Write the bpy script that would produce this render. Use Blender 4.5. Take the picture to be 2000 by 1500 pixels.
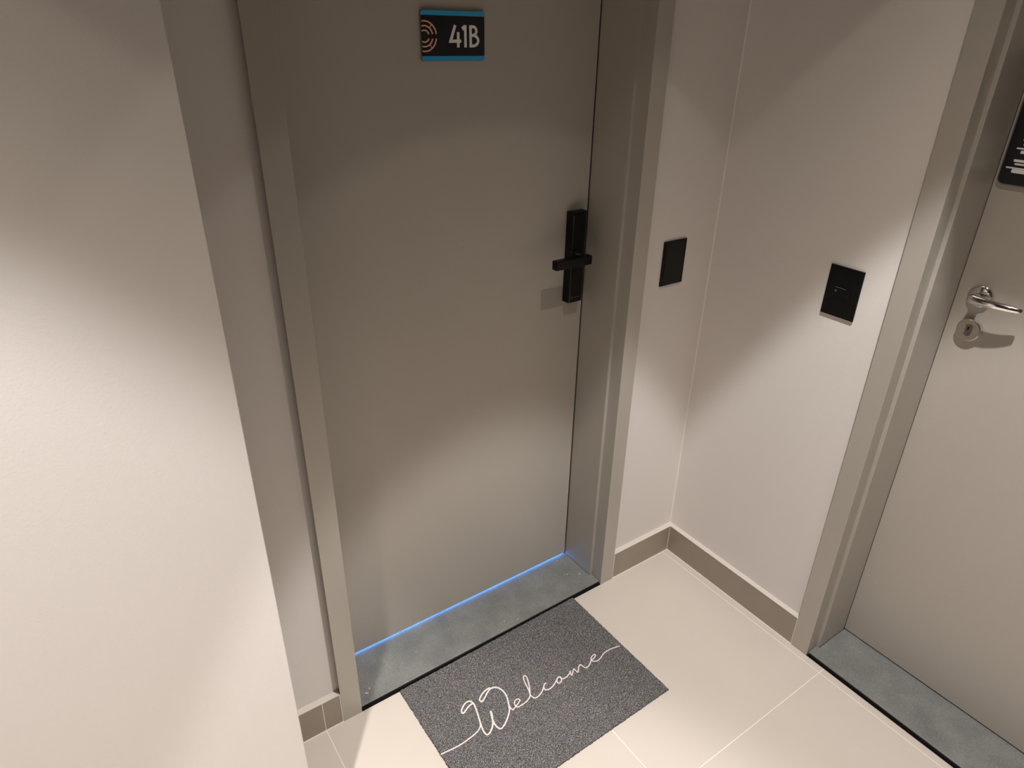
import bpy, bmesh, math, random
from mathutils import Vector, Matrix

random.seed(7)
for o in list(bpy.data.objects):
    bpy.data.objects.remove(o)
sc = bpy.context.scene
COL = sc.collection

# ------------------------------------------------------------------ camera
F_PX = 1324.87
cam_d = bpy.data.cameras.new('camera')
cam_d.sensor_fit = 'HORIZONTAL'
cam_d.sensor_width = 36.0
cam_d.lens = F_PX / 2000.0 * 36.0
cam_d.clip_start = 0.02
cam = bpy.data.objects.new('camera', cam_d)
COL.objects.link(cam)
yaw, pitch, roll = math.radians(35.2725), math.radians(-27.3676), math.radians(1.0401)
fw = Vector((math.sin(yaw)*math.cos(pitch), math.cos(yaw)*math.cos(pitch), math.sin(pitch)))
r0 = Vector((math.cos(yaw), -math.sin(yaw), 0))
u0 = r0.cross(fw)
rt = math.cos(roll)*r0 + math.sin(roll)*u0
up = rt.cross(fw)
M = Matrix((rt, up, -fw)).transposed().to_4x4()
M.translation = Vector((-1.51502, -1.19084, 1.57409))
cam.matrix_world = M
sc.camera = cam

# ------------------------------------------------------------------ world, view, light
w = bpy.data.worlds.new('world'); sc.world = w; w.use_nodes = True
w.node_tree.nodes['Background'].inputs[0].default_value = (0.9, 0.85, 0.8, 1)
w.node_tree.nodes['Background'].inputs[1].default_value = 0.0
vs = sc.view_settings
vs.view_transform = 'Standard'; vs.look = 'None'; vs.gamma = 1.0; vs.use_curve_mapping = False
vs.exposure = 0.0

CEIL = 2.80
LIGHT_Z = 2.75
LAMPS = [(-0.64, -0.87), (-1.93, -1.04), (-3.20, -1.00)]
P_CORE = [166.0, 160.0, 105.0]
P_SPILL = [42.0, 94.0, 40.0]
P_RIM, P_WIDE = 8.0, 1.2
COL_CORE, COL_SPILL, COL_WIDE = (1.0, 0.972, 0.966), (1.0, 0.90, 0.785), (1.0, 0.87, 0.72)

def spot(x, y, power, half_deg, blend, color, radius, name):
    d = bpy.data.lights.new(name, 'SPOT')
    d.energy = power; d.spot_size = math.radians(2*half_deg); d.spot_blend = blend
    d.color = color; d.shadow_soft_size = radius
    o = bpy.data.objects.new(name, d); COL.objects.link(o)
    o.location = (x, y, LIGHT_Z)
    return o
for k_, (lx, ly) in enumerate(LAMPS):
    if k_ == 0: spot(lx, ly, P_CORE[k_], 26.6, 0.19, COL_CORE, 0.022, 'spot_beam')
    else: spot(lx, ly, P_CORE[k_], 31.6, 0.27, COL_CORE, 0.022, 'spot_beam')
    spot(lx, ly, P_RIM, 37.3, 0.04, COL_SPILL, 0.014, 'spot_rim')
    spot(lx, ly, P_SPILL[k_], 36.8, 0.82, COL_SPILL, 0.014, 'spot_spill')
    spot(lx, ly, P_WIDE, 75.0, 0.9, COL_WIDE, 0.03, 'spot_glow')

# ------------------------------------------------------------------ materials
def mat(name):
    m = bpy.data.materials.new(name); m.use_nodes = True
    nt = m.node_tree
    return m, nt, nt.nodes['Principled BSDF']

def simple(name, col, rough=0.5, metal=0.0, bump=0.0, bscale=300.0, var=0.0, vscale=6.0, spec=None, coat=0.0):
    m, nt, b = mat(name)
    b.inputs['Base Color'].default_value = (*col, 1)
    b.inputs['Roughness'].default_value = rough
    b.inputs['Metallic'].default_value = metal
    if spec is not None: b.inputs['Specular IOR Level'].default_value = spec
    b.inputs['Coat Weight'].default_value = coat
    tc = nt.nodes.new('ShaderNodeTexCoord')
    if bump:
        n = nt.nodes.new('ShaderNodeTexNoise'); n.inputs['Scale'].default_value = bscale
        n.inputs['Detail'].default_value = 3
        nt.links.new(tc.outputs['Object'], n.inputs['Vector'])
        bp = nt.nodes.new('ShaderNodeBump'); bp.inputs['Strength'].default_value = bump
        bp.inputs['Distance'].default_value = 0.001
        nt.links.new(n.outputs['Fac'], bp.inputs['Height'])
        nt.links.new(bp.outputs['Normal'], b.inputs['Normal'])
    if var:
        n2 = nt.nodes.new('ShaderNodeTexNoise'); n2.inputs['Scale'].default_value = vscale
        n2.inputs['Detail'].default_value = 5
        nt.links.new(tc.outputs['Object'], n2.inputs['Vector'])
        mx = nt.nodes.new('ShaderNodeMix'); mx.data_type = 'RGBA'
        mx.inputs[6].default_value = (*[c*(1-var) for c in col], 1)
        mx.inputs[7].default_value = (*[min(1, c*(1+var)) for c in col], 1)
        nt.links.new(n2.outputs['Fac'], mx.inputs[0])
        nt.links.new(mx.outputs[2], b.inputs['Base Color'])
    return m

m_wall = simple('wall_paint', (0.82, 0.772, 0.730), 0.7, bump=0.25, bscale=260, var=0.02, vscale=3)
m_bead = simple('corner_bead_highlight', (0.93, 0.89, 0.83), 0.6)  # caulk bead paler than the wall, its highlight put into the colour
m_ceil = simple('ceiling_paint', (0.20, 0.188, 0.17), 0.8)  # unseen ceiling kept dark so less light bounces back
m_dark = simple('darkened_unseen_wall', (0.09, 0.08, 0.068), 0.6)  # for unseen walls, darkened to cut the bounced light
m_frame = simple('frame_metal_paint', (0.50, 0.465, 0.41), 0.36, metal=0.15, bump=0.10, bscale=900, var=0.03, vscale=4, spec=0.5)
m_door = simple('door_paint', (0.495, 0.455, 0.405), 0.38, bump=0.25, bscale=450, var=0.03, vscale=3)
m_base = simple('baseboard_tile', (0.36, 0.305, 0.245), 0.45, var=0.08, vscale=12)
m_grout = simple('pale_grout', (0.92, 0.87, 0.79), 0.8)
m_gapshade = simple('gap_shade_black', (0.006, 0.005, 0.005), 0.8, spec=0.1)  # near-black that paints the shade inside the threshold gap
m_cap = simple('baseboard_cap', (0.66, 0.61, 0.55), 0.6, var=0.04, vscale=30)
m_gap = simple('dark_gap', (0.03, 0.025, 0.02), 0.9)
m_black = simple('black_plastic', (0.004, 0.004, 0.004), 0.45, spec=0.22)
m_blackgloss = simple('black_gloss', (0.005, 0.005, 0.0055), 0.25, spec=0.3)
m_blackmetal = simple('black_metal_edge', (0.075, 0.075, 0.075), 0.3, metal=0.4)
m_greymark = simple('grey_mark', (0.10, 0.10, 0.10), 0.5)
m_chrome = simple('chrome', (0.78, 0.77, 0.75), 0.09, metal=1.0)
m_satin = simple('satin_steel', (0.46, 0.42, 0.375), 0.30, metal=1.0)
m_blue = simple('sign_blue', (0.035, 0.42, 0.80), 0.35)
m_navy = simple('sign_navy', (0.0095, 0.0085, 0.016), 0.35)
m_white = simple('sign_white', (0.96, 0.96, 0.91), 0.4)
m_peach = simple('sign_peach', (0.96, 0.56, 0.38), 0.4)
m_clear = simple('sign_edge', (0.20, 0.19, 0.16), 0.25)
m_chip = simple('plaster_chip', (0.85, 0.82, 0.76), 0.8)
m_thread = simple('mat_lettering', (0.84, 0.75, 0.71), 0.85, bump=0.8, bscale=700)
m_lampwhite = simple('lamp_housing', (0.8, 0.8, 0.78), 0.4)

def emis(name, col, strength):
    m, nt, b = mat(name)
    b.inputs['Base Color'].default_value = (*col, 1)
    b.inputs['Emission Color'].default_value = (*col, 1)
    b.inputs['Emission Strength'].default_value = strength
    return m
m_roomglow = emis('blue_room_glow', (0.07, 0.32, 1.0), 26.0)  # stands in for the blue light of the room behind
m_lens = emis('lamp_lens', (1.0, 0.93, 0.84), 22.0)

# floor: 60 cm porcelain tiles with pale joints
def floor_material():
    m, nt, b = mat('porcelain_tiles')
    N = nt.nodes.new; L = nt.links.new
    tc = N('ShaderNodeTexCoord'); sp = N('ShaderNodeSeparateXYZ')
    L(tc.outputs['Object'], sp.inputs[0])
    def line(out, off):
        a = N('ShaderNodeMath'); a.operation = 'ADD'; a.inputs[1].default_value = -off + 60.0 + 0.3
        L(out, a.inputs[0])
        d = N('ShaderNodeMath'); d.operation = 'MODULO'; d.inputs[1].default_value = 0.6
        L(a.outputs[0], d.inputs[0])
        s = N('ShaderNodeMath'); s.operation = 'SUBTRACT'; s.inputs[1].default_value = 0.3
        L(d.outputs[0], s.inputs[0])
        ab = N('ShaderNodeMath'); ab.operation = 'ABSOLUTE'; L(s.outputs[0], ab.inputs[0])
        lt = N('ShaderNodeMath'); lt.operation = 'LESS_THAN'; lt.inputs[1].default_value = 0.00095
        L(ab.outputs[0], lt.inputs[0])
        return lt.outputs[0]
    mxm = N('ShaderNodeMath'); mxm.operation = 'MAXIMUM'
    L(line(sp.outputs['X'], -0.0400), mxm.inputs[0]); L(line(sp.outputs['Y'], -0.6172), mxm.inputs[1])
    n1 = N('ShaderNodeTexNoise'); n1.inputs['Scale'].default_value = 5; n1.inputs['Detail'].default_value = 6
    L(tc.outputs['Object'], n1.inputs['Vector'])
    c1 = N('ShaderNodeMix'); c1.data_type = 'RGBA'
    c1.inputs[6].default_value = (0.625, 0.560, 0.495, 1); c1.inputs[7].default_value = (0.680, 0.612, 0.543, 1)
    L(n1.outputs['Fac'], c1.inputs[0])
    c2 = N('ShaderNodeMix'); c2.data_type = 'RGBA'
    c2.inputs[7].default_value = (0.93, 0.88, 0.80, 1)
    L(mxm.outputs[0], c2.inputs[0]); L(c1.outputs[2], c2.inputs[6])
    L(c2.outputs[2], b.inputs['Base Color'])
    b.inputs['Roughness'].default_value = 0.42
    return m
m_floor = floor_material()

# flamed grey granite of the two thresholds
def granite_material():
    m, nt, b = mat('grey_granite')
    N = nt.nodes.new; L = nt.links.new
    tc = N('ShaderNodeTexCoord')
    n1 = N('ShaderNodeTexNoise'); n1.inputs['Scale'].default_value = 450; n1.inputs['Detail'].default_value = 4
    n2 = N('ShaderNodeTexNoise'); n2.inputs['Scale'].default_value = 14; n2.inputs['Detail'].default_value = 5
    n3 = N('ShaderNodeTexNoise'); n3.inputs['Scale'].default_value = 900; n3.inputs['Detail'].default_value = 1
    for n in (n1, n2, n3): L(tc.outputs['Object'], n.inputs['Vector'])
    r1 = N('ShaderNodeValToRGB')
    r1.color_ramp.elements[0].position = 0.30; r1.color_ramp.elements[0].color = (0.150, 0.155, 0.150, 1)
    r1.color_ramp.elements[1].position = 0.72; r1.color_ramp.elements[1].color = (0.245, 0.250, 0.240, 1)
    L(n1.outputs['Fac'], r1.inputs[0])
    r2 = N('ShaderNodeValToRGB')
    r2.color_ramp.elements[0].position = 0.3; r2.color_ramp.elements[0].color = (0.84, 0.84, 0.84, 1)
    r2.color_ramp.elements[1].position = 0.7; r2.color_ramp.elements[1].color = (1.14, 1.13, 1.11, 1)
    L(n2.outputs['Fac'], r2.inputs[0])
    mm = N('ShaderNodeMix'); mm.data_type = 'RGBA'; mm.blend_type = 'MULTIPLY'; mm.inputs[0].default_value = 1
    L(r1.outputs[0], mm.inputs[6]); L(r2.outputs[0], mm.inputs[7])
    r3 = N('ShaderNodeValToRGB')
    r3.color_ramp.elements[0].position = 0.73; r3.color_ramp.elements[0].color = (0, 0, 0, 1)
    r3.color_ramp.elements[1].position = 0.80; r3.color_ramp.elements[1].color = (1, 1, 1, 1)
    L(n3.outputs['Fac'], r3.inputs[0])
    m2 = N('ShaderNodeMix'); m2.data_type = 'RGBA'; m2.inputs[7].default_value = (0.45, 0.45, 0.43, 1)
    L(r3.outputs[0], m2.inputs[0]); L(mm.outputs[2], m2.inputs[6])
    L(m2.outputs[2], b.inputs['Base Color'])
    b.inputs['Roughness'].default_value = 0.40
    bp = N('ShaderNodeBump'); bp.inputs['Strength'].default_value = 0.25; bp.inputs['Distance'].default_value = 0.001
    L(n1.outputs['Fac'], bp.inputs['Height']); L(bp.outputs['Normal'], b.inputs['Normal'])
    return m
m_granite = granite_material()

def pile_material():
    m, nt, b = mat('speckled_mat_pile')
    N = nt.nodes.new; L = nt.links.new
    tc = N('ShaderNodeTexCoord')
    n1 = N('ShaderNodeTexNoise'); n1.inputs['Scale'].default_value = 420; n1.inputs['Detail'].default_value = 2
    n2 = N('ShaderNodeTexNoise'); n2.inputs['Scale'].default_value = 9; n2.inputs['Detail'].default_value = 2
    v = N('ShaderNodeTexVoronoi'); v.inputs['Scale'].default_value = 330
    for n in (n1, n2, v): L(tc.outputs['Object'], n.inputs['Vector'])
    r1 = N('ShaderNodeValToRGB')
    e = r1.color_ramp.elements
    e[0].position = 0.33; e[0].color = (0.028, 0.021, 0.022, 1)
    e[1].position = 0.70; e[1].color = (0.42, 0.365, 0.33, 1)
    k = e.new(0.52); k.color = (0.135, 0.110, 0.103, 1)
    L(n1.outputs['Fac'], r1.inputs[0])
    mm = N('ShaderNodeMix'); mm.data_type = 'RGBA'; mm.blend_type = 'MULTIPLY'; mm.inputs[0].default_value = 0.6
    L(r1.outputs[0], mm.inputs[6]); L(v.outputs['Color'], mm.inputs[7])
    # desaturate the cell colours
    hs = N('ShaderNodeHueSaturation'); hs.inputs['Saturation'].default_value = 0.35
    hs.inputs['Value'].default_value = 1.20
    L(mm.outputs[2], hs.inputs['Color'])
    L(hs.outputs[0], b.inputs['Base Color'])
    b.inputs['Roughness'].default_value = 0.8
    bp = N('ShaderNodeBump'); bp.inputs['Strength'].default_value = 0.9; bp.inputs['Distance'].default_value = 0.002
    L(n1.outputs['Fac'], bp.inputs['Height']); L(bp.outputs['Normal'], b.inputs['Normal'])
    return m
m_pile = pile_material()

# ------------------------------------------------------------------ mesh helpers
def box(bm, x0, x1, y0, y1, z0, z1, mi=0, bevel=0.0, seg=2):
    if x0 > x1: x0, x1 = x1, x0
    if y0 > y1: y0, y1 = y1, y0
    if z0 > z1: z0, z1 = z1, z0
    vs_ = [bm.verts.new(p) for p in [(x0,y0,z0),(x1,y0,z0),(x1,y1,z0),(x0,y1,z0),(x0,y0,z1),(x1,y0,z1),(x1,y1,z1),(x0,y1,z1)]]
    fs = [bm.faces.new([vs_[i] for i in q]) for q in [(0,3,2,1),(4,5,6,7),(0,1,5,4),(1,2,6,5),(2,3,7,6),(3,0,4,7)]]
    for f in fs: f.material_index = mi
    if bevel:
        es = {e for f in fs for e in f.edges}
        r = bmesh.ops.bevel(bm, geom=list(es), offset=bevel, segments=seg, profile=0.5, affect='EDGES')
        for f in r['faces']: f.material_index = mi; f.smooth = seg > 1
    return fs

def prism(bm, pts, lo, hi, axis='z', mi=0):
    """pts: 2D outline (counter-clockwise) extruded along an axis."""
    def P(a, b, c):
        return {'z': (a, b, c), 'y': (a, c, b), 'x': (c, a, b)}[axis]
    lo_v = [bm.verts.new(P(a, b, lo)) for a, b in pts]
    hi_v = [bm.verts.new(P(a, b, hi)) for a, b in pts]
    n = len(pts)
    fs = [bm.faces.new(lo_v[::-1]), bm.faces.new(hi_v)]
    for i in range(n):
        fs.append(bm.faces.new([lo_v[i], lo_v[(i+1) % n], hi_v[(i+1) % n], hi_v[i]]))
    for f in fs: f.material_index = mi
    return fs

def rrect(a0, a1, b0, b1, r, n=6):
    pts = []
    for cx, cy, s in ((a1-r, b1-r, 0), (a0+r, b1-r, 90), (a0+r, b0+r, 180), (a1-r, b0+r, 270)):
        for i in range(n+1):
            t = math.radians(s + 90*i/n)
            pts.append((cx+r*math.cos(t), cy+r*math.sin(t)))
    return pts

def tube(bm, path, radii, n=16, flat=(1.0, 1.0), cap=True, mi=0, upv=(0, 0, 1)):
    """sweep an ellipse along a path; radii per point, flat scales (side, up)."""
    rings = []
    pts = [Vector(p) for p in path]
    for i, p in enumerate(pts):
        t = (pts[min(i+1, len(pts)-1)] - pts[max(i-1, 0)]).normalized()
        u_ = Vector(upv)
        if abs(t.dot(u_)) > 0.95: u_ = Vector((0, 1, 0))
        s = t.cross(u_).normalized(); u2 = s.cross(t).normalized()
        r = radii[i] if isinstance(radii, (list, tuple)) else radii
        rings.append([bm.verts.new(p + s*math.cos(2*math.pi*k/n)*r*flat[0] + u2*math.sin(2*math.pi*k/n)*r*flat[1]) for k in range(n)])
    for a, b in zip(rings, rings[1:]):
        for k in range(n):
            f = bm.faces.new([a[k], a[(k+1) % n], b[(k+1) % n], b[k]]); f.smooth = True; f.material_index = mi
    if cap:
        for rg in (rings[0][::-1], rings[-1]):
            f = bm.faces.new(rg); f.material_index = mi
    return rings

def lathe(bm, prof, n=48, axis='z', centre=(0, 0, 0), mi=0):
    """prof: list of (radius, height)."""
    c = Vector(centre); rings = []
    def P(a, b, h):
        return {'z': Vector((a, b, h)), 'x': Vector((h, a, b)), 'y': Vector((a, h, b))}[axis]
    for r, h in prof:
        if r < 1e-6:
            rings.append([bm.verts.new(c + P(0, 0, h))])
        else:
            rings.append([bm.verts.new(c + P(r*math.cos(2*math.pi*k/n), r*math.sin(2*math.pi*k/n), h)) for k in range(n)])
    for a, b in zip(rings, rings[1:]):
        for k in range(n):
            k2 = (k+1) % n
            if len(a) == 1 and len(b) == 1: continue
            if len(a) == 1: q = [a[0], b[k2], b[k]]
            elif len(b) == 1: q = [a[k], a[k2], b[0]]
            else: q = [a[k], a[k2], b[k2], b[k]]
            f = bm.faces.new(q); f.smooth = True; f.material_index = mi

def obj(name, bm, mats, parent=None, loc=(0, 0, 0), rotz=0.0, recalc=True):
    if recalc: bmesh.ops.recalc_face_normals(bm, faces=bm.faces)
    off = Vector(loc)
    me = bpy.data.meshes.new(name); bm.to_mesh(me); bm.free()
    if not isinstance(mats, (list, tuple)): mats = [mats]
    for m in mats: me.materials.append(m)
    o = bpy.data.objects.new(name, me); COL.objects.link(o)
    o.location = off; o.rotation_euler = (0, 0, rotz)
    if parent: o.parent = parent
    return o

def empty(name, loc, rotz=0.0):
    o = bpy.data.objects.new(name, None); COL.objects.link(o)
    o.empty_display_size = 0.05
    o.location = loc; o.rotation_euler = (0, 0, rotz)
    return o

def tag(o, label=None, cat=None, group=None, kind=None):
    if label: o['label'] = label
    if cat: o['category'] = cat
    if group: o['group'] = group
    if kind: o['kind'] = kind
    return o

def struct(name, bm, mats, label, cat, **k):
    return tag(obj(name, bm, mats, **k), label, cat, kind='structure')

def NB(): return bmesh.new()

# ------------------------------------------------------------------ measures
XL2, XL1, XL0 = -1.1935, -1.1432, -1.1340      # flat door frame: outer edge, inner edge, rebate
XR2, XR1, XR0 = -0.2722, -0.3226, -0.3318
YA, YB, YC = -0.5106, -0.5609, -0.5700         # side door frame, hinge side hidden beyond the photo
YZ0, YZ1, YZ2 = -1.3780, -1.3870, -1.4375
CF = 0.018                                     # frame stands this far off the wall
S1 = 0.0253                                    # rebate depth
YD = 0.1525                                    # door face depth
HB = 0.1005                                    # baseboard height
TB = 0.0175
ZS = 0.0122
YW, XW = -0.315, -1.3535
HD = 2.12                                      # door opening height
DEEP = 0.32

# ------------------------------------------------------------------ room shell
bm = NB(); box(bm, -4.3, -0.0175, -1.70, -0.0180, -0.03, 0.0)
struct('floor', bm, m_floor, 'beige sixty centimetre porcelain floor tiles with thin pale joints', 'floor')
bm = NB(); box(bm, -4.4, DEEP+0.1, -1.80, DEEP+0.1, -0.08, -0.031)
struct('trim_1', bm, m_gap, 'dark bedding visible in the open joint in front of the thresholds', 'trim')
bm = NB(); box(bm, -4.3, 0.0, -1.70, 0.0, CEIL, CEIL+0.1)
struct('ceiling', bm, m_ceil, 'painted corridor ceiling above the two doors', 'ceiling')

bm = NB()
box(bm, -2.1, XL2+0.0282, 0.0, DEEP, -0.03, CEIL)
box(bm, XR2-0.0282, 0.0, 0.0, DEEP, -0.03, CEIL)
box(bm, XL2+0.0282, XR2-0.0282, 0.0, DEEP, HD+0.042, CEIL)
struct('wall_back', bm, m_wall, 'warm grey painted wall around the door numbered 41B', 'wall')
bm = NB()
box(bm, 0.0, DEEP, YA-0.0282, DEEP, -0.03, CEIL)
box(bm, 0.0, DEEP, -1.80, YZ2+0.0282, -0.03, CEIL)
box(bm, 0.0, DEEP, YZ2+0.0282, YA-0.0282, HD+0.042, CEIL)
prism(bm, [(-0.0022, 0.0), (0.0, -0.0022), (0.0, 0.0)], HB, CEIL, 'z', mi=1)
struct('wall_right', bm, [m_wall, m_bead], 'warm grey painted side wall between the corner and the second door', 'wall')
bm = NB(); box(bm, -4.3, XW, YW, YW+0.11, -0.03, CEIL, bevel=0.0015, seg=2)
box(bm, -2.2, -2.1, YW+0.11, DEEP, -0.03, CEIL)
struct('wall_left', bm, m_wall, 'pale wall close by on the left that ends before the door frame', 'wall')
bm = NB(); box(bm, -4.4, 0.0, -1.80, -1.70, -0.03, CEIL)
struct('wall_front', bm, m_dark, 'unseen corridor wall opposite the door numbered 41B, darkened to cut bounced light', 'wall')
bm = NB(); box(bm, -4.4, -4.3, -1.70, DEEP, -0.03, CEIL)
struct('wall_far', bm, m_dark, 'unseen wall closing the corridor end, darkened to cut bounced light', 'wall')

# baseboards: tile strip, pale top edge, joints of pale grout
def baseboard_x(name, x0, x1, y, joints, label, j0=True, j1=True):
    bm = NB()
    box(bm, x0, x1, y-TB, y, 0.0, HB-0.0012, 0)
    box(bm, x0, x1, y-TB-0.0003, y, HB-0.0012, HB, 1)
    for j in joints: box(bm, j-0.0009, j+0.0009, y-TB-0.0006, y-TB+0.002, 0.001, HB-0.001, 2)
    box(bm, x0, x1, y-TB-0.0022, y-TB+0.001, 0.0, 0.0018, 2)
    return struct(name, bm, [m_base, m_cap, m_grout], label, 'baseboard')
baseboard_x('baseboard_back', XR2+0.0002, -0.0002, 0.0, [XR2+0.0012, -TB-0.0010], 'short taupe tile baseboard between door 41B and the corner')
baseboard_x('baseboard_left', -2.0995, XL2-0.0002, 0.0, [-1.8405, -1.2405, XL2-0.0013], 'taupe tile baseboard piece left of the 41B door frame')
bm = NB()
box(bm, -TB, 0.0, YA+0.0002, -TB-0.0002, 0.0, HB-0.0012, 0)
box(bm, -TB-0.0003, 0.0, YA+0.0002, -TB-0.0002, HB-0.0012, HB, 1)
box(bm, -TB-0.0006, -TB+0.002, YA+0.0003, YA+0.0020, 0.001, HB-0.001, 2)
box(bm, -TB-0.0022, -TB+0.001, YA+0.0002, -TB-0.0022, 0.0, 0.0018, 2)
struct('baseboard_right', bm, [m_base, m_cap, m_grout], 'long taupe tile baseboard on the side wall up to the second door', 'baseboard')
bm = NB(); box(bm, -4.3, XW-0.001, YW-TB, YW, 0.0, HB, 0)
struct('baseboard_front', bm, [m_base], 'taupe tile baseboard along the near left wall', 'baseboard')

# ------------------------------------------------------------------ door frames (folded painted steel)
def frame_outline(o, i, s, sgn):
    """cross-section as (across, depth) points; o outer edge, i inner edge, s rebate edge."""
    back = DEEP - 0.06
    q = o + sgn*0.0290
    return [(o, -CF), (i, -CF), (i, S1), (s, S1), (s, YD+0.0005), (s - sgn*0.012, YD+0.0005), (s - sgn*0.012, back), (q, back), (q, -CF+0.003), (o, -CF+0.003)]
def frame_for(name, o0, i0, s0, o1, i1, s1, swap, label, zoff=0.0):
    bm = NB()
    for (o, i, s, sg) in ((o0, i0, s0, 1 if i0 > o0 else -1), (o1, i1, s1, 1 if i1 > o1 else -1)):
        pts = frame_outline(o, i, s, sg)
        if swap: pts = [(d, a) for a, d in pts]
        prism(bm, pts, -0.0, HD+0.05, 'z')
    # head
    lo, hi = min(o0, o1), max(o0, o1)
    a0, a1 = lo+0.0505, hi-0.0505
    hp = [(-CF, HD+0.05), (-CF, HD), (S1, HD), (S1, HD-0.009), (YD, HD-0.009), (YD, HD+0.04), (-CF+0.003, HD+0.04), (-CF+0.003, HD+0.05)]
    if not swap:
        prism(bm, hp, a0, a1, 'x')
    else:
        v = [(d, z) for d, z in hp]
        prism(bm, v, a0, a1, 'y')
    o = struct(name, bm, m_frame, label, 'door frame')
    md = o.modifiers.new('bevel', 'BEVEL'); md.width = 0.0007; md.segments = 2; md.limit_method = 'ANGLE'
    return o
frame_for('trim_2', XL2, XL1, XL0, XR2, XR1, XR0, False, 'grey painted stepped frame around the door numbered 41B')
frame_for('trim_3', YA, YB, YC, YZ2, YZ1, YZ0, True, 'grey painted stepped frame around the second door at right')

# ------------------------------------------------------------------ thresholds
bm = NB()
prism(bm, [(XL1+0.0006, -0.0116), (XR1-0.0006, -0.0116), (XR1-0.0006, S1-0.0005), (XR0-0.0010, S1-0.0005), (XR0-0.0010, DEEP-0.01), (XL0+0.0010, DEEP-0.01), (XL0+0.0010, S1-0.0005), (XL1+0.0006, S1-0.0005)], -0.03, ZS)
t = tag(obj('door_threshold', bm, m_granite), 'grey granite threshold under door 41B, lit blue along its back edge', 'threshold')
bm = NB()
prism(bm, [(-0.0116, YZ1+0.0006), (S1-0.0005, YZ1+0.0006), (S1-0.0005, YZ0+0.001), (DEEP-0.01, YZ0+0.001), (DEEP-0.01, YC-0.001), (S1-0.0005, YC-0.001), (S1-0.0005, YB-0.0006), (-0.0116, YB-0.0006)], -0.03, ZS)
t2 = tag(obj('door_threshold', bm, m_granite), 'grey granite threshold under the second door with the chrome handle', 'threshold')
bm = NB(); box(bm, XL1+0.002, XR1-0.004, -0.0174, -0.0117, -0.03, 0.0085)  # black strip set in the open gap to paint its shade
obj('gap_shade', bm, m_gapshade, t)
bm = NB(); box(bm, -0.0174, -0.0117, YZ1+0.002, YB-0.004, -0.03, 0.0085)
obj('gap_shade', bm, m_gapshade, t2)
for t_ in (t, t2):
    md = t_.modifiers.new('bevel', 'BEVEL'); md.width = 0.0012; md.segments = 2; md.limit_method = 'ANGLE'

# ------------------------------------------------------------------ doors
bm = NB(); box(bm, XL0+0.0030, XR0-0.0030, YD, YD+0.038, ZS+0.0044, HD-0.014, bevel=0.0008)
door1 = struct('door_1', bm, m_door, 'closed taupe grey door carrying the 41B sign and a black lock', 'door')
bm = NB(); box(bm, YD, YD+0.038, YZ0+0.0030, YC-0.0007, ZS+0.0035, HD-0.014, bevel=0.0008)
door2 = struct('door_2', bm, m_door, 'closed taupe grey door at right with a chrome lever handle', 'door')

# dark closures behind the doors
bm = NB()
box(bm, XL0-0.02, XR0+0.02, DEEP-0.02, DEEP, -0.03, HD+0.1)
struct('trim_4', bm, m_gap, 'dark room edge behind the door numbered 41B', 'trim')
bm = NB()
box(bm, DEEP-0.02, DEEP, YZ0-0.02, YC+0.02, -0.03, HD+0.1)
struct('trim_5', bm, m_gap, 'dark room edge behind the second door', 'trim')

# added blue emitter under the door leaf, standing in for the blue-lit room
bm = NB(); box(bm, XL0+0.004, XR0-0.006, YD+0.006, YD+0.012, ZS+0.0002, ZS+0.0030)
tag(obj('added_glow_strip', bm, m_roomglow), 'added thin blue emitter under door 41B, standing in for the blue-lit room behind', 'light strip')

# ---- black lock with lever on door 1
lx0, lx1, lz0, lz1 = -0.4035, -0.3530, 0.931, 1.173
yf = YD - 0.0255
bm = NB()
prism(bm, [(lx0, YD), (lx0, YD-0.0215), (lx0+0.0025, yf), (lx1-0.005, yf), (lx1, YD-0.0200), (lx1, YD)], lz0, lz1, 'z')
lock = obj('door_lock', bm, m_black, door1)
md = lock.modifiers.new('bevel', 'BEVEL'); md.width = 0.0010; md.segments = 2; md.limit_method = 'ANGLE'
tag(lock, 'black electronic lock body')
bm = NB(); box(bm, lx0+0.0052, lx1-0.0075, yf-0.0007, yf+0.002, lz0+0.002, lz1-0.004, bevel=0.0005)
obj('touch_panel', bm, m_blackgloss, lock)
bm = NB()
box(bm, lx0+0.0026, lx0+0.0046, yf-0.0006, yf+0.002, lz0+0.001, lz1-0.006)
box(bm, lx1-0.0070, lx1-0.0058, yf-0.0006, yf+0.002, lz0+0.001, lz1-0.006)
obj('edge_trim', bm, m_blackmetal, lock)
bm = NB()
lathe(bm, [(0.0, 0.0), (0.0022, 0.0), (0.0022, -0.0004), (0.0, -0.0004)], 16, 'y', (-0.3925, yf-0.0006, 0.946))
for i in range(7):
    x = -0.3885 + i*0.0031
    h = (0.0016, 0.0012, 0.0012, 0.0018, 0.0012, 0.0012, 0.0014)[i]
    box(bm, x, x+0.0022, yf-0.0010, yf-0.0004, 0.9452, 0.9452+h)
obj('lock_marking', bm, m_greymark, lock)
bm = NB()
lathe(bm, [(0.0, -0.001), (0.0185, -0.001), (0.0185, -0.004), (0.0165, -0.006), (0.0115, -0.006), (0.0115, -0.034), (0.0, -0.034)], 40, 'y', (-0.3835, yf, 1.0585))
box(bm, -0.487, -0.3715, 0.0785, 0.0985, 1.0475, 1.0712, bevel=0.0022, seg=2)
obj('lever', bm, m_black, lock)

# ---- peephole speck
bm = NB(); lathe(bm, [(0.0, -0.0012), (0.0016, -0.0010), (0.0022, 0.0)], 20, 'y', (-0.714, YD, 1.124))
obj('peephole', bm, m_satin, door1)

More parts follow.
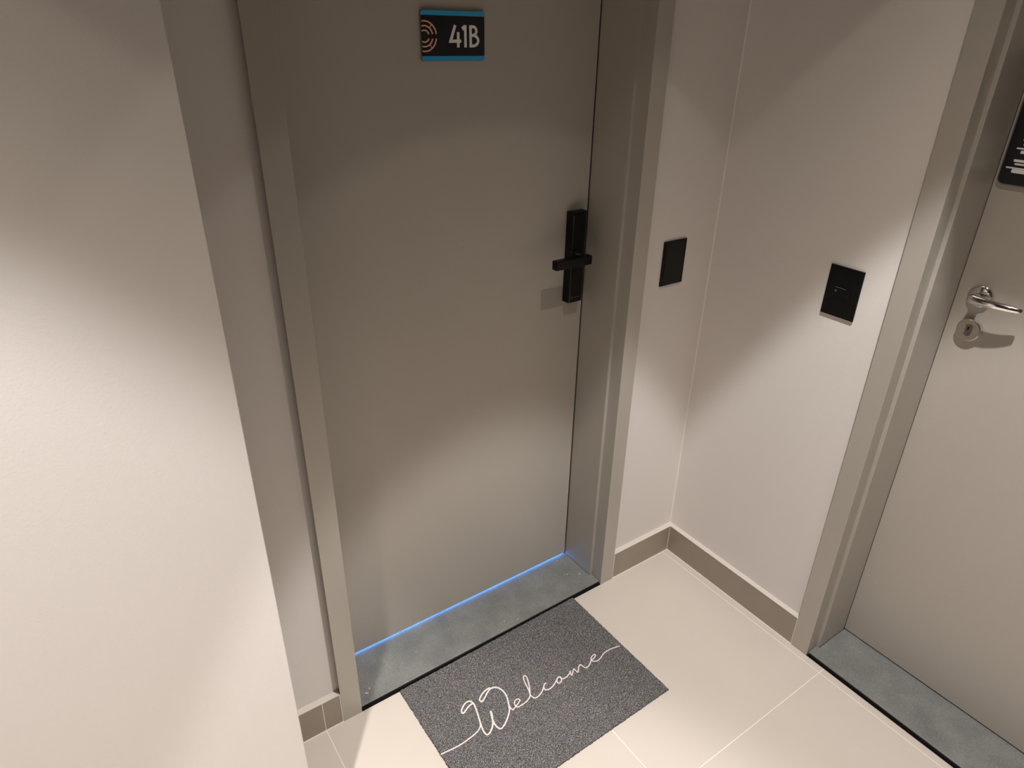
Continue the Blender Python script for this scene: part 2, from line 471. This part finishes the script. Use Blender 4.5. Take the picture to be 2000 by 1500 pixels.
# ---- chrome handle on door 2
hy, hz = -0.621, 1.074
bm = NB()
lathe(bm, [(0.0, -0.009), (0.0200, -0.009), (0.0240, -0.0075), (0.0256, -0.0045), (0.0260, 0.0)], 56, 'x', (YD, hy, hz))
hnd = obj('door_handle', bm, m_chrome, door2)
tag(hnd, 'chrome round rosette with lever')
bm = NB()
tube(bm, [(YD-0.006, hy, hz), (YD-0.036, hy, hz)], [0.0100, 0.0095], 28)
PL = 0.040
lv = [(0.010, 0.0040), (0.0085, 0.0095), (0.004, 0.0118), (-0.002, 0.0124), (-0.014, 0.0108), (-0.030, 0.0098), (-0.050, 0.0089), (-0.070, 0.0078), (-0.086, 0.0068), (-0.0935, 0.0056), (-0.0955, 0.0030)]
path = [(YD-PL+0.006*max(0, (-d-0.02)/0.076)**2 - 0.003*math.sin(min(1, max(0, -d)/0.09)*math.pi), hy+d, hz+0.0015-0.010*max(0,-d)*0.4) for d, r in lv]
tube(bm, path, [r for d, r in lv], 28, flat=(0.80, 1.0))
obj('lever', bm, m_chrome, hnd)
ky, kz = -0.6225, 0.9965
bm = NB()
lathe(bm, [(0.0, -0.0118), (0.0236, -0.0118)], 56, 'x', (YD, ky, kz), 0)
lathe(bm, [(0.0236, -0.0118), (0.0252, -0.0108), (0.0257, -0.0080), (0.0262, 0.0)], 56, 'x', (YD, ky, kz), 1)
ros = obj('keyhole_rosette', bm, [m_satin, m_chrome], door2)
tag(ros, 'round brushed keyhole cover below the chrome lever')
bm = NB()
prism(bm, rrect(ky-0.0085, ky+0.0085, kz-0.0135, kz+0.0135, 0.0082, 8), YD-0.0132, YD-0.0116, 'x')
cyl = obj('lock_cylinder', bm, m_chrome, ros)
bm = NB()
prism(bm, rrect(ky-0.0016, ky+0.0016, kz+0.0005, kz+0.0085, 0.0014, 4), YD-0.0139, YD-0.0131, 'x')
obj('key_slot', bm, m_black, ros)

# tiny white paint specks low on door 2
for i, (py, pz, r) in enumerate([(-0.589, 0.236, 0.0014), (-0.611, 0.230, 0.0010), (-0.5725, 0.090, 0.0012)]):
    bm = NB(); lathe(bm, [(0.0, -0.0006), (r*0.7, -0.0005), (r, 0.0)], 10, 'x', (YD, py, pz))
    tag(obj('paint_speck', bm, m_chip, door2), 'tiny white paint speck')

# ------------------------------------------------------------------ sign 41B
sx0, sx1, sz0, sz1 = -0.8035, -0.6555, 1.5205, 1.6120
sy = YD - 0.0062
sign = empty('door_sign', ((sx0+sx1)/2, YD, sz0))
tag(sign, 'dark blue room sign reading 41B with bright blue bands, on the door', 'sign')
def sobj(name, bm, m, lab=None):
    o = obj(name, bm, m); o.parent = sign; o.matrix_parent_inverse = Matrix.Translation(-Vector(sign.location))
    if lab: o['label'] = lab
    return o
bm = NB(); prism(bm, rrect(sx0, sx1, sz0, sz1, 0.0045), sy+0.0012, YD, 'y')
sobj('backing_plate', bm, m_clear)
bw = 0.0092
bm = NB(); box(bm, sx0+0.0004, sx1-0.0004, sy, sy+0.0012, sz0+bw+0.0012, sz1-bw-0.0008)
sobj('dark_panel', bm, m_navy, 'dark navy panel')
def band(z0, z1, top):
    b_ = NB(); r = 0.0042
    pts = []
    for i in range(7):
        a = math.radians(90*i/6)
        pts.append((sx1-r-0.0004+r*math.cos(a), r*math.sin(a)))
    for i in range(7):
        a = math.radians(90+90*i/6)
        pts.append((sx0+r+0.0004+r*math.cos(a), r*math.sin(a)))
    if top: pts = [(a, z1-r+b) for a, b in pts] + [(sx0+0.0004, z0), (sx1-0.0004, z0)]
    else: pts = [(a, z0+r-b) for a, b in pts][::-1] + [(sx1-0.0004, z1), (sx0+0.0004, z1)]
    prism(b_, pts, sy-0.0004, sy+0.0012, 'y')
    return b_
sobj('upper_band', band(sz1-bw, sz1-0.0006, True), m_blue, 'bright blue band')
sobj('lower_band', band(sz0+0.0006, sz0+bw, False), m_blue, 'bright blue band')
# number strokes on a plane: coordinates in metres from the lower left sign corner
def stroke(bm, pts, wd, y0, y1, closed=False):
    """mitred ribbon along 2D points"""
    P = [Vector(p) for p in pts]; n = len(P); L, R = [], []
    for i in range(n):
        if closed: a, b_ = P[(i-1) % n], P[(i+1) % n]
        else: a, b_ = P[max(i-1, 0)], P[min(i+1, n-1)]
        d1 = (P[i]-a); d2 = (b_-P[i])
        if d1.length < 1e-9: d1 = d2
        if d2.length < 1e-9: d2 = d1
        d1.normalize(); d2.normalize()
        n1 = Vector((-d1.y, d1.x)); n2 = Vector((-d2.y, d2.x)); mnorm = (n1+n2)
        mnorm.normalize(); k = min(2.5, 1/max(0.2, mnorm.dot(n1)))
        L.append(P[i]+mnorm*wd/2*k); R.append(P[i]-mnorm*wd/2*k)
    m_ = n if closed else n-1
    def V(p, y): return bm.verts.new((sx0+p.x, y, sz0+p.y))
    a = [(V(L[i], y0), V(R[i], y0), V(L[i], y1), V(R[i], y1)) for i in range(n)]
    for i in range(m_):
        p, q = a[i], a[(i+1) % n]
        for f in ((p[0], q[0], q[1], p[1]), (p[2], p[3], q[3], q[2]), (p[0], p[2], q[2], q[0]), (p[1], q[1], q[3], p[3])):
            bm.faces.new(f)
    if not closed:
        for p in (a[0], a[-1]): bm.faces.new((p[0], p[1], p[3], p[2]))
def U(x, y):  # zoomed sign crop units -> metres on the sign
    xl = 388 + (y-205)*0.0245
    xr = 1672 - (y-220)*0.012
    yt = 205 + (x-400)*0.026
    yb = 1160 + (x-420)*0.004
    return ((x-xl)/(xr-xl)*(sx1-sx0), (yb-y)/(yb-yt)*(sz1-sz0))
ny0, ny1 = sy-0.0005, sy+0.0004
SW = 0.0060
bm = NB()
stroke(bm, [U(1062, 488), U(966, 786), U(1180, 786)], SW, ny0, ny1)
stroke(bm, [U(1120, 618), U(1120, 906)], SW, ny0-0.0001, ny1)
sobj('numeral_four', bm, m_white, 'white numeral 4')
bm = NB()
stroke(bm, [U(1264, 490), U(1267, 905)], SW, ny0, ny1)
stroke(bm, [U(1204, 560), U(1262, 512)], SW*1.15, ny0-0.0001, ny1)
sobj('numeral_one', bm, m_white, 'white numeral 1')
bm = NB()
stroke(bm, [U(1372, 492), U(1374, 905)], SW*0.98, ny0-0.0001, ny1)
def bowl(y0, y1, xr_):
    a = []; cxx = 1420; ry = (y1-y0)/2
    a.append((1372, y0)); a.append((cxx, y0))
    for i in range(1, 12):
        t_ = math.pi*i/12 - math.pi/2
        a.append((cxx+(xr_-cxx)*math.cos(t_), (y0+y1)/2 + ry*math.sin(t_)))
    a.append((cxx, y1)); a.append((1372, y1))
    return [U(*p) for p in a]
stroke(bm, bowl(518, 680, 1494), SW*0.92, ny0, ny1)
stroke(bm, bowl(680, 878, 1530), SW*0.92, ny0-0.0002, ny1)
sobj('letter_b', bm, m_white, 'white letter B')
# peach ring emblem cut by the left sign edge
ecx, ecz = 0.0068, 0.0448
def ring(bm, r, a0, a1, wd=0.0027):
    pts = []
    for i in range(25):
        a = math.radians(a0+(a1-a0)*i/24)
        pts.append((ecx+r*math.cos(a), ecz+r*math.sin(a)))
    stroke(bm, pts, wd, ny0, ny1)
bm = NB()
for r in (0.0270, 0.0186, 0.0106):
    g = math.degrees(math.asin(0.0040/r))
    e_ = 90 + math.degrees(math.asin(min(1, (ecx-0.0012)/r)))
    ring(bm, r, g, e_); ring(bm, r, -g, -e_)
for s in (1, -1):
    a = math.radians(52*s)
    stroke(bm, [(ecx+0.0186*math.cos(a), ecz+0.0186*math.sin(a)), (ecx+0.0270*math.cos(a), ecz+0.0270*math.sin(a))], 0.0016, ny0+0.0001, ny1)
sobj('ring_emblem', bm, m_peach, 'peach coloured concentric arcs cut by the sign edge')

# ------------------------------------------------------------------ black sign on door 2
s2 = empty('door_sign', (YD, -0.655, 1.31))
tag(s2, 'black sign with white print on the second door, cut by the photo edge', 'sign')
def s2obj(name, bm, m, lab=None):
    o = obj(name, bm, m); o.parent = s2; o.matrix_parent_inverse = Matrix.Translation(-Vector(s2.location))
    if lab: o['label'] = lab
    return o
bm = NB(); prism(bm, rrect(-0.730, -0.5765, 1.3105, 1.560, 0.014, 8), YD-0.0055, YD, 'x')
s2obj('backing_plate', bm, m_clear, 'clear plate edge')
bm = NB(); prism(bm, rrect(-0.728, -0.5790, 1.3135, 1.558, 0.012, 8), YD-0.0062, YD-0.0054, 'x')
s2obj('black_panel', bm, m_navy)
bm = NB()
rows = [(-0.6055, 1.4065, 0.0026), (-0.6015, 1.4005, 0.0042), (-0.6045, 1.3915, 0.0046), (-0.5945, 1.3835, 0.0030), (-0.6035, 1.3770, 0.0058),
        (-0.5965, 1.3600, 0.0050), (-0.6000, 1.3535, 0.0034), (-0.5865, 1.3455, 0.0028), (-0.5985, 1.3400, 0.0075)]
for (y1_, z_, h_) in rows:
    prism(bm, [(y1_-0.060, z_-h_/2), (y1_-0.001, z_-h_/2), (y1_, z_), (y1_-0.001, z_+h_/2), (y1_-0.060, z_+h_/2)], YD-0.0066, YD-0.0061, 'x')
s2obj('white_print', bm, m_white, 'ragged white print')

# ------------------------------------------------------------------ wall plates
def plate(name, label, toggle):
    e = empty(name, (0, 0, 0))
    tag(e, label, 'switch plate')
    w2, h2, th = 0.0418, 0.0605, 0.0046
    bm = NB(); box(bm, -w2, w2, -th, 0, -h2, h2, bevel=0.0012)
    a = obj('cover_plate', bm, m_black, e)
    bm = NB(); box(bm, -w2+0.009, w2-0.009, -th-0.0009, -th+0.001, -h2+0.0035, h2-0.0035, bevel=0.0004)
    b_ = obj('insert', bm, m_blackgloss, e)
    if toggle:
        bm = NB(); box(bm, -0.0215, 0.0215, -th-0.0030, -th, -0.0115, 0.0125, bevel=0.0008)
        obj('rocker', bm, m_blackgloss, e)
        bm = NB(); box(bm, -0.0180, 0.0100, -th-0.0034, -th-0.0028, 0.0106, 0.0118)
        box(bm, -0.0160, -0.0120, -th-0.0034, -th-0.0028, 0.0000, 0.0050)
        obj('rocker_marking', bm, m_greymark, e)
    return e
p1 = plate('wall_switch', 'blank black wall plate between the 41B door frame and the corner', False)
p1.location = (-0.1570, 0.0, 1.0388)
p2 = plate('wall_switch', 'black wall plate with a small rocker on the side wall, nearer the second door', True)
p2.location = (0.0, -0.3930, 1.0428); p2.rotation_euler = (0, 0, -math.pi/2)

# ------------------------------------------------------------------ doormat
MW, MD = 0.600, 0.4045
mrot = math.atan2(0.004, 0.6)
doormat = empty('doormat', (-1.0363, -0.0200, 0.0), mrot)
tag(doormat, 'dark grey speckled doormat with pale Welcome script before door 41B', 'doormat')
rnd = random.Random(3)
NX, NY = 300, 202
bm = NB(); g = []
for j in range(NY+1):
    row = []
    for i in range(NX+1):
        x = MW*i/NX; y = -MD*j/NY
        edge = (i in (0, NX)) or (j in (0, NY))
        if i in (0, NX): x += rnd.uniform(-0.0011, 0.0011)
        if j in (0, NY): y += rnd.uniform(-0.0009, 0.0009)
        if not edge: x += rnd.uniform(-0.0005, 0.0005); y += rnd.uniform(-0.0005, 0.0005)
        z = 0.0075 + rnd.uniform(-0.0012, 0.0010)
        if edge: z = 0.0058 + rnd.uniform(-0.0010, 0.0006)
        row.append(bm.verts.new((x, y, z)))
    g.append(row)
for j in range(NY):
    for i in range(NX):
        f = bm.faces.new((g[j][i], g[j+1][i], g[j+1][i+1], g[j][i+1])); f.smooth = True
rim = [g[0][i] for i in range(NX+1)] + [g[j][NX] for j in range(1, NY+1)] + [g[NY][i] for i in range(NX-1, -1, -1)] + [g[j][0] for j in range(NY-1, 0, -1)]
low = [bm.verts.new((v.co.x, v.co.y, 0.0004)) for v in rim]
for i in range(len(rim)):
    k = (i+1) % len(rim); bm.faces.new((rim[i], rim[k], low[k], low[i]))
bm.faces.new(low[::-1])
obj('pile', bm, m_pile, doormat, recalc=False)

STROKES = [(1, [(-5.8, -220.2), (12.5, -221.8), (31.2, -224.4), (50.8, -225.7), (70.3, -225.1), (91.3, -222.5), (108.3, -218.8), (118.1, -212.7), (124.3, -203.9)]), (1.3, [(140.1, -146.2), (136.1, -144.4), (124.7, -146.4), (112.8, -151.9), (103.4, -155.1), (102.4, -148.6), (110.1, -140.2), (122.8, -133.2), (134.6, -133.4), (139.9, -141.1), (139.6, -154.8), (134.7, -172.9), (126.8, -198.1), (121.3, -216.7), (119.1, -230.0), (120.6, -240.2), (128.8, -240.4), (140.0, -233.5), (150.0, -223.7), (156.1, -212.7), (162.0, -199.6), (165.5, -189.4)]), (1.3, [(164.9, -192.0), (160.8, -202.6), (155.9, -214.5), (153.5, -226.0), (154.0, -237.6), (158.2, -246.1), (167.4, -245.1), (181.1, -237.7), (195.6, -226.8), (207.1, -215.4), (216.6, -198.3), (224.8, -177.8), (226.3, -160.4), (222.5, -145.3), (213.1, -135.6), (200.0, -133.9), (187.4, -139.6), (172.2, -149.5), (161.3, -153.0), (160.3, -145.2), (169.7, -137.5), (182.1, -131.8), (196.2, -129.1), (203.6, -131.2)]), (1, [(216.6, -198.3), (213.9, -208.3), (215.1, -219.0), (225.6, -216.5), (240.4, -210.8), (247.6, -205.8), (244.3, -200.4), (235.0, -201.0), (228.2, -210.4), (231.5, -220.5), (245.7, -220.5), (241.7, -221.5), (262.0, -219.0), (277.4, -210.9), (284.3, -196.6), (289.5, -174.3), (294.7, -158.1), (302.0, -150.9), (304.9, -157.4), (299.0, -174.3), (288.3, -195.1), (280.1, -208.5), (280.9, -218.6), (284.3, -224.1), (295.4, -224.4), (310.8, -219.2), (323.1, -210.6), (331.6, -203.5), (338.0, -204.0)]), (1, [(322.6, -211.3), (323.2, -220.4), (334.2, -223.7), (347.8, -221.2), (363.1, -214.3), (376.2, -207.8), (381.2, -211.4), (378.0, -220.2), (366.7, -224.5), (364.4, -217.5), (371.3, -208.9), (379.3, -208.9), (380.3, -217.4), (390.3, -219.8), (401.3, -218.6), (413.6, -213.5)]), (1, [(415.5, -209.2), (410.6, -223.9), (427.1, -211.5), (429.8, -214.1), (430.9, -225.5), (443.8, -213.9), (453.3, -210.1), (455.4, -219.6), (459.4, -227.0), (473.5, -225.2), (487.6, -216.3), (499.4, -214.9), (509.2, -209.9), (507.9, -205.3), (494.1, -208.9), (488.9, -217.2), (496.1, -225.7), (510.5, -226.2), (532.4, -218.7), (551.1, -217.1), (570.7, -219.7), (589.3, -224.6)])]
def catmull(P, n=6):
    out = []
    for i in range(len(P)-1):
        p0, p1, p2, p3 = P[max(i-1, 0)], P[i], P[i+1], P[min(i+2, len(P)-1)]
        for k in range(n):
            t = k/n
            out.append(tuple(0.5*((2*p1[a]) + (-p0[a]+p2[a])*t + (2*p0[a]-5*p1[a]+4*p2[a]-p3[a])*t*t + (-p0[a]+3*p1[a]-3*p2[a]+p3[a])*t**3) for a in (0, 1)))
    out.append(P[-1]); return out
bm = NB()
for wd, P in STROKES:
    pts = catmull([(max(-0.5, min(600.8, x)), y) for x, y in P])
    pts = [(x/1000, y/1000, 0.0078) for x, y in pts]
    rr = [0.00178*wd*(1+0.08*math.sin(i*1.7)) for i in range(len(pts))]
    if wd > 1.2 and len(P) == 22:
        for i in range(1, 12): rr[-i] *= 1.35
    rr[0] *= 0.7; rr[-1] *= 0.7
    tube(bm, pts, rr, 8, flat=(1.0, 0.75))
tag(obj('lettering', bm, m_thread, doormat), 'pale looping script reading Welcome')

# ------------------------------------------------------------------ plaster crumbs
CRUMBS = [(-1.1145, 0.0174, ZS, 0.0090, 0.0022, -0.75, 'larger white plaster crumb near the left end of the 41B threshold'),
          (-1.1021, 0.0271, ZS, 0.0042, 0.0022, 0.1, 'small white plaster crumb beside the larger one at the left threshold end'),
          (-0.3993, 0.0703, ZS, 0.0026, 0.0016, 0.9, "faint crumb at right of the 41B threshold, left one of a close pair"), (-0.3905, 0.0675, ZS, 0.0030, 0.0014, -0.8, "faint crumb at right of the 41B threshold, right one of a close pair"),
          (-0.3575, 0.0463, ZS, 0.0036, 0.0032, 0.2, 'white plaster crumb nearest the right jamb on the 41B threshold'),
          (-0.4044, -0.0260, 0.0, 0.0050, 0.0012, 1.3, 'thin white plaster crumb on the floor tile right of the doormat corner'),
          (-0.6346, 0.0030, ZS, 0.0030, 0.0020, 0.3, "pale crumb on the threshold's front edge above the doormat middle"), (-0.6716, 0.0191, ZS, 0.0040, 0.0013, -0.6, "pale crumb on the mid threshold, a finger's width behind its front edge"),
          (-0.7062, 0.0010, ZS, 0.0028, 0.0014, 0.5, "pale crumb at the very front edge of the threshold, left of the mat middle"), (-0.9422, 0.0649, ZS, 0.0040, 0.0012, 1.0, "pale crumb alone on the left third of the 41B threshold"),
          (-0.3800, 0.1350, ZS, 0.0024, 0.0018, 0.0, "pale crumb by the blue glow at the right end of the 41B threshold")]
for (x, y, z, l, wd, rz, lab) in CRUMBS:
    bm = NB()
    pts = [(-l/2, -wd*0.3), (-l*0.2, -wd/2), (l*0.3, -wd*0.45), (l/2, -wd*0.1), (l*0.4, wd/2), (-l*0.1, wd*0.4), (-l*0.45, wd*0.3)]
    prism(bm, pts, 0.0, wd*0.6)
    o = obj('plaster_crumb', bm, m_chip, None, (x, y, z), rz)
    tag(o, lab, 'crumb', group='crumbs at door 41B')

# ------------------------------------------------------------------ downlights in the ceiling
def downlight(x, y, label):
    e = empty('ceiling_downlight', (x, y, CEIL)); tag(e, label, 'ceiling light', group='corridor downlights')
    bm = NB(); lathe(bm, [(0.030, -0.004), (0.034, -0.010), (0.046, -0.010), (0.052, -0.003), (0.052, 0.0), (0.030, 0.0)], 48)
    obj('trim_ring', bm, m_lampwhite, e)
    bm = NB(); lathe(bm, [(0.0, -0.0045), (0.030, -0.0045), (0.030, -0.001), (0.0, -0.001)], 32)
    obj('lens', bm, m_lens, e)
downlight(*LAMPS[0], 'round ceiling downlight nearest the corner, in front of door 41B')
downlight(*LAMPS[1], 'round ceiling downlight above the near left wall end')
downlight(*LAMPS[2], 'round ceiling downlight farthest down the corridor')
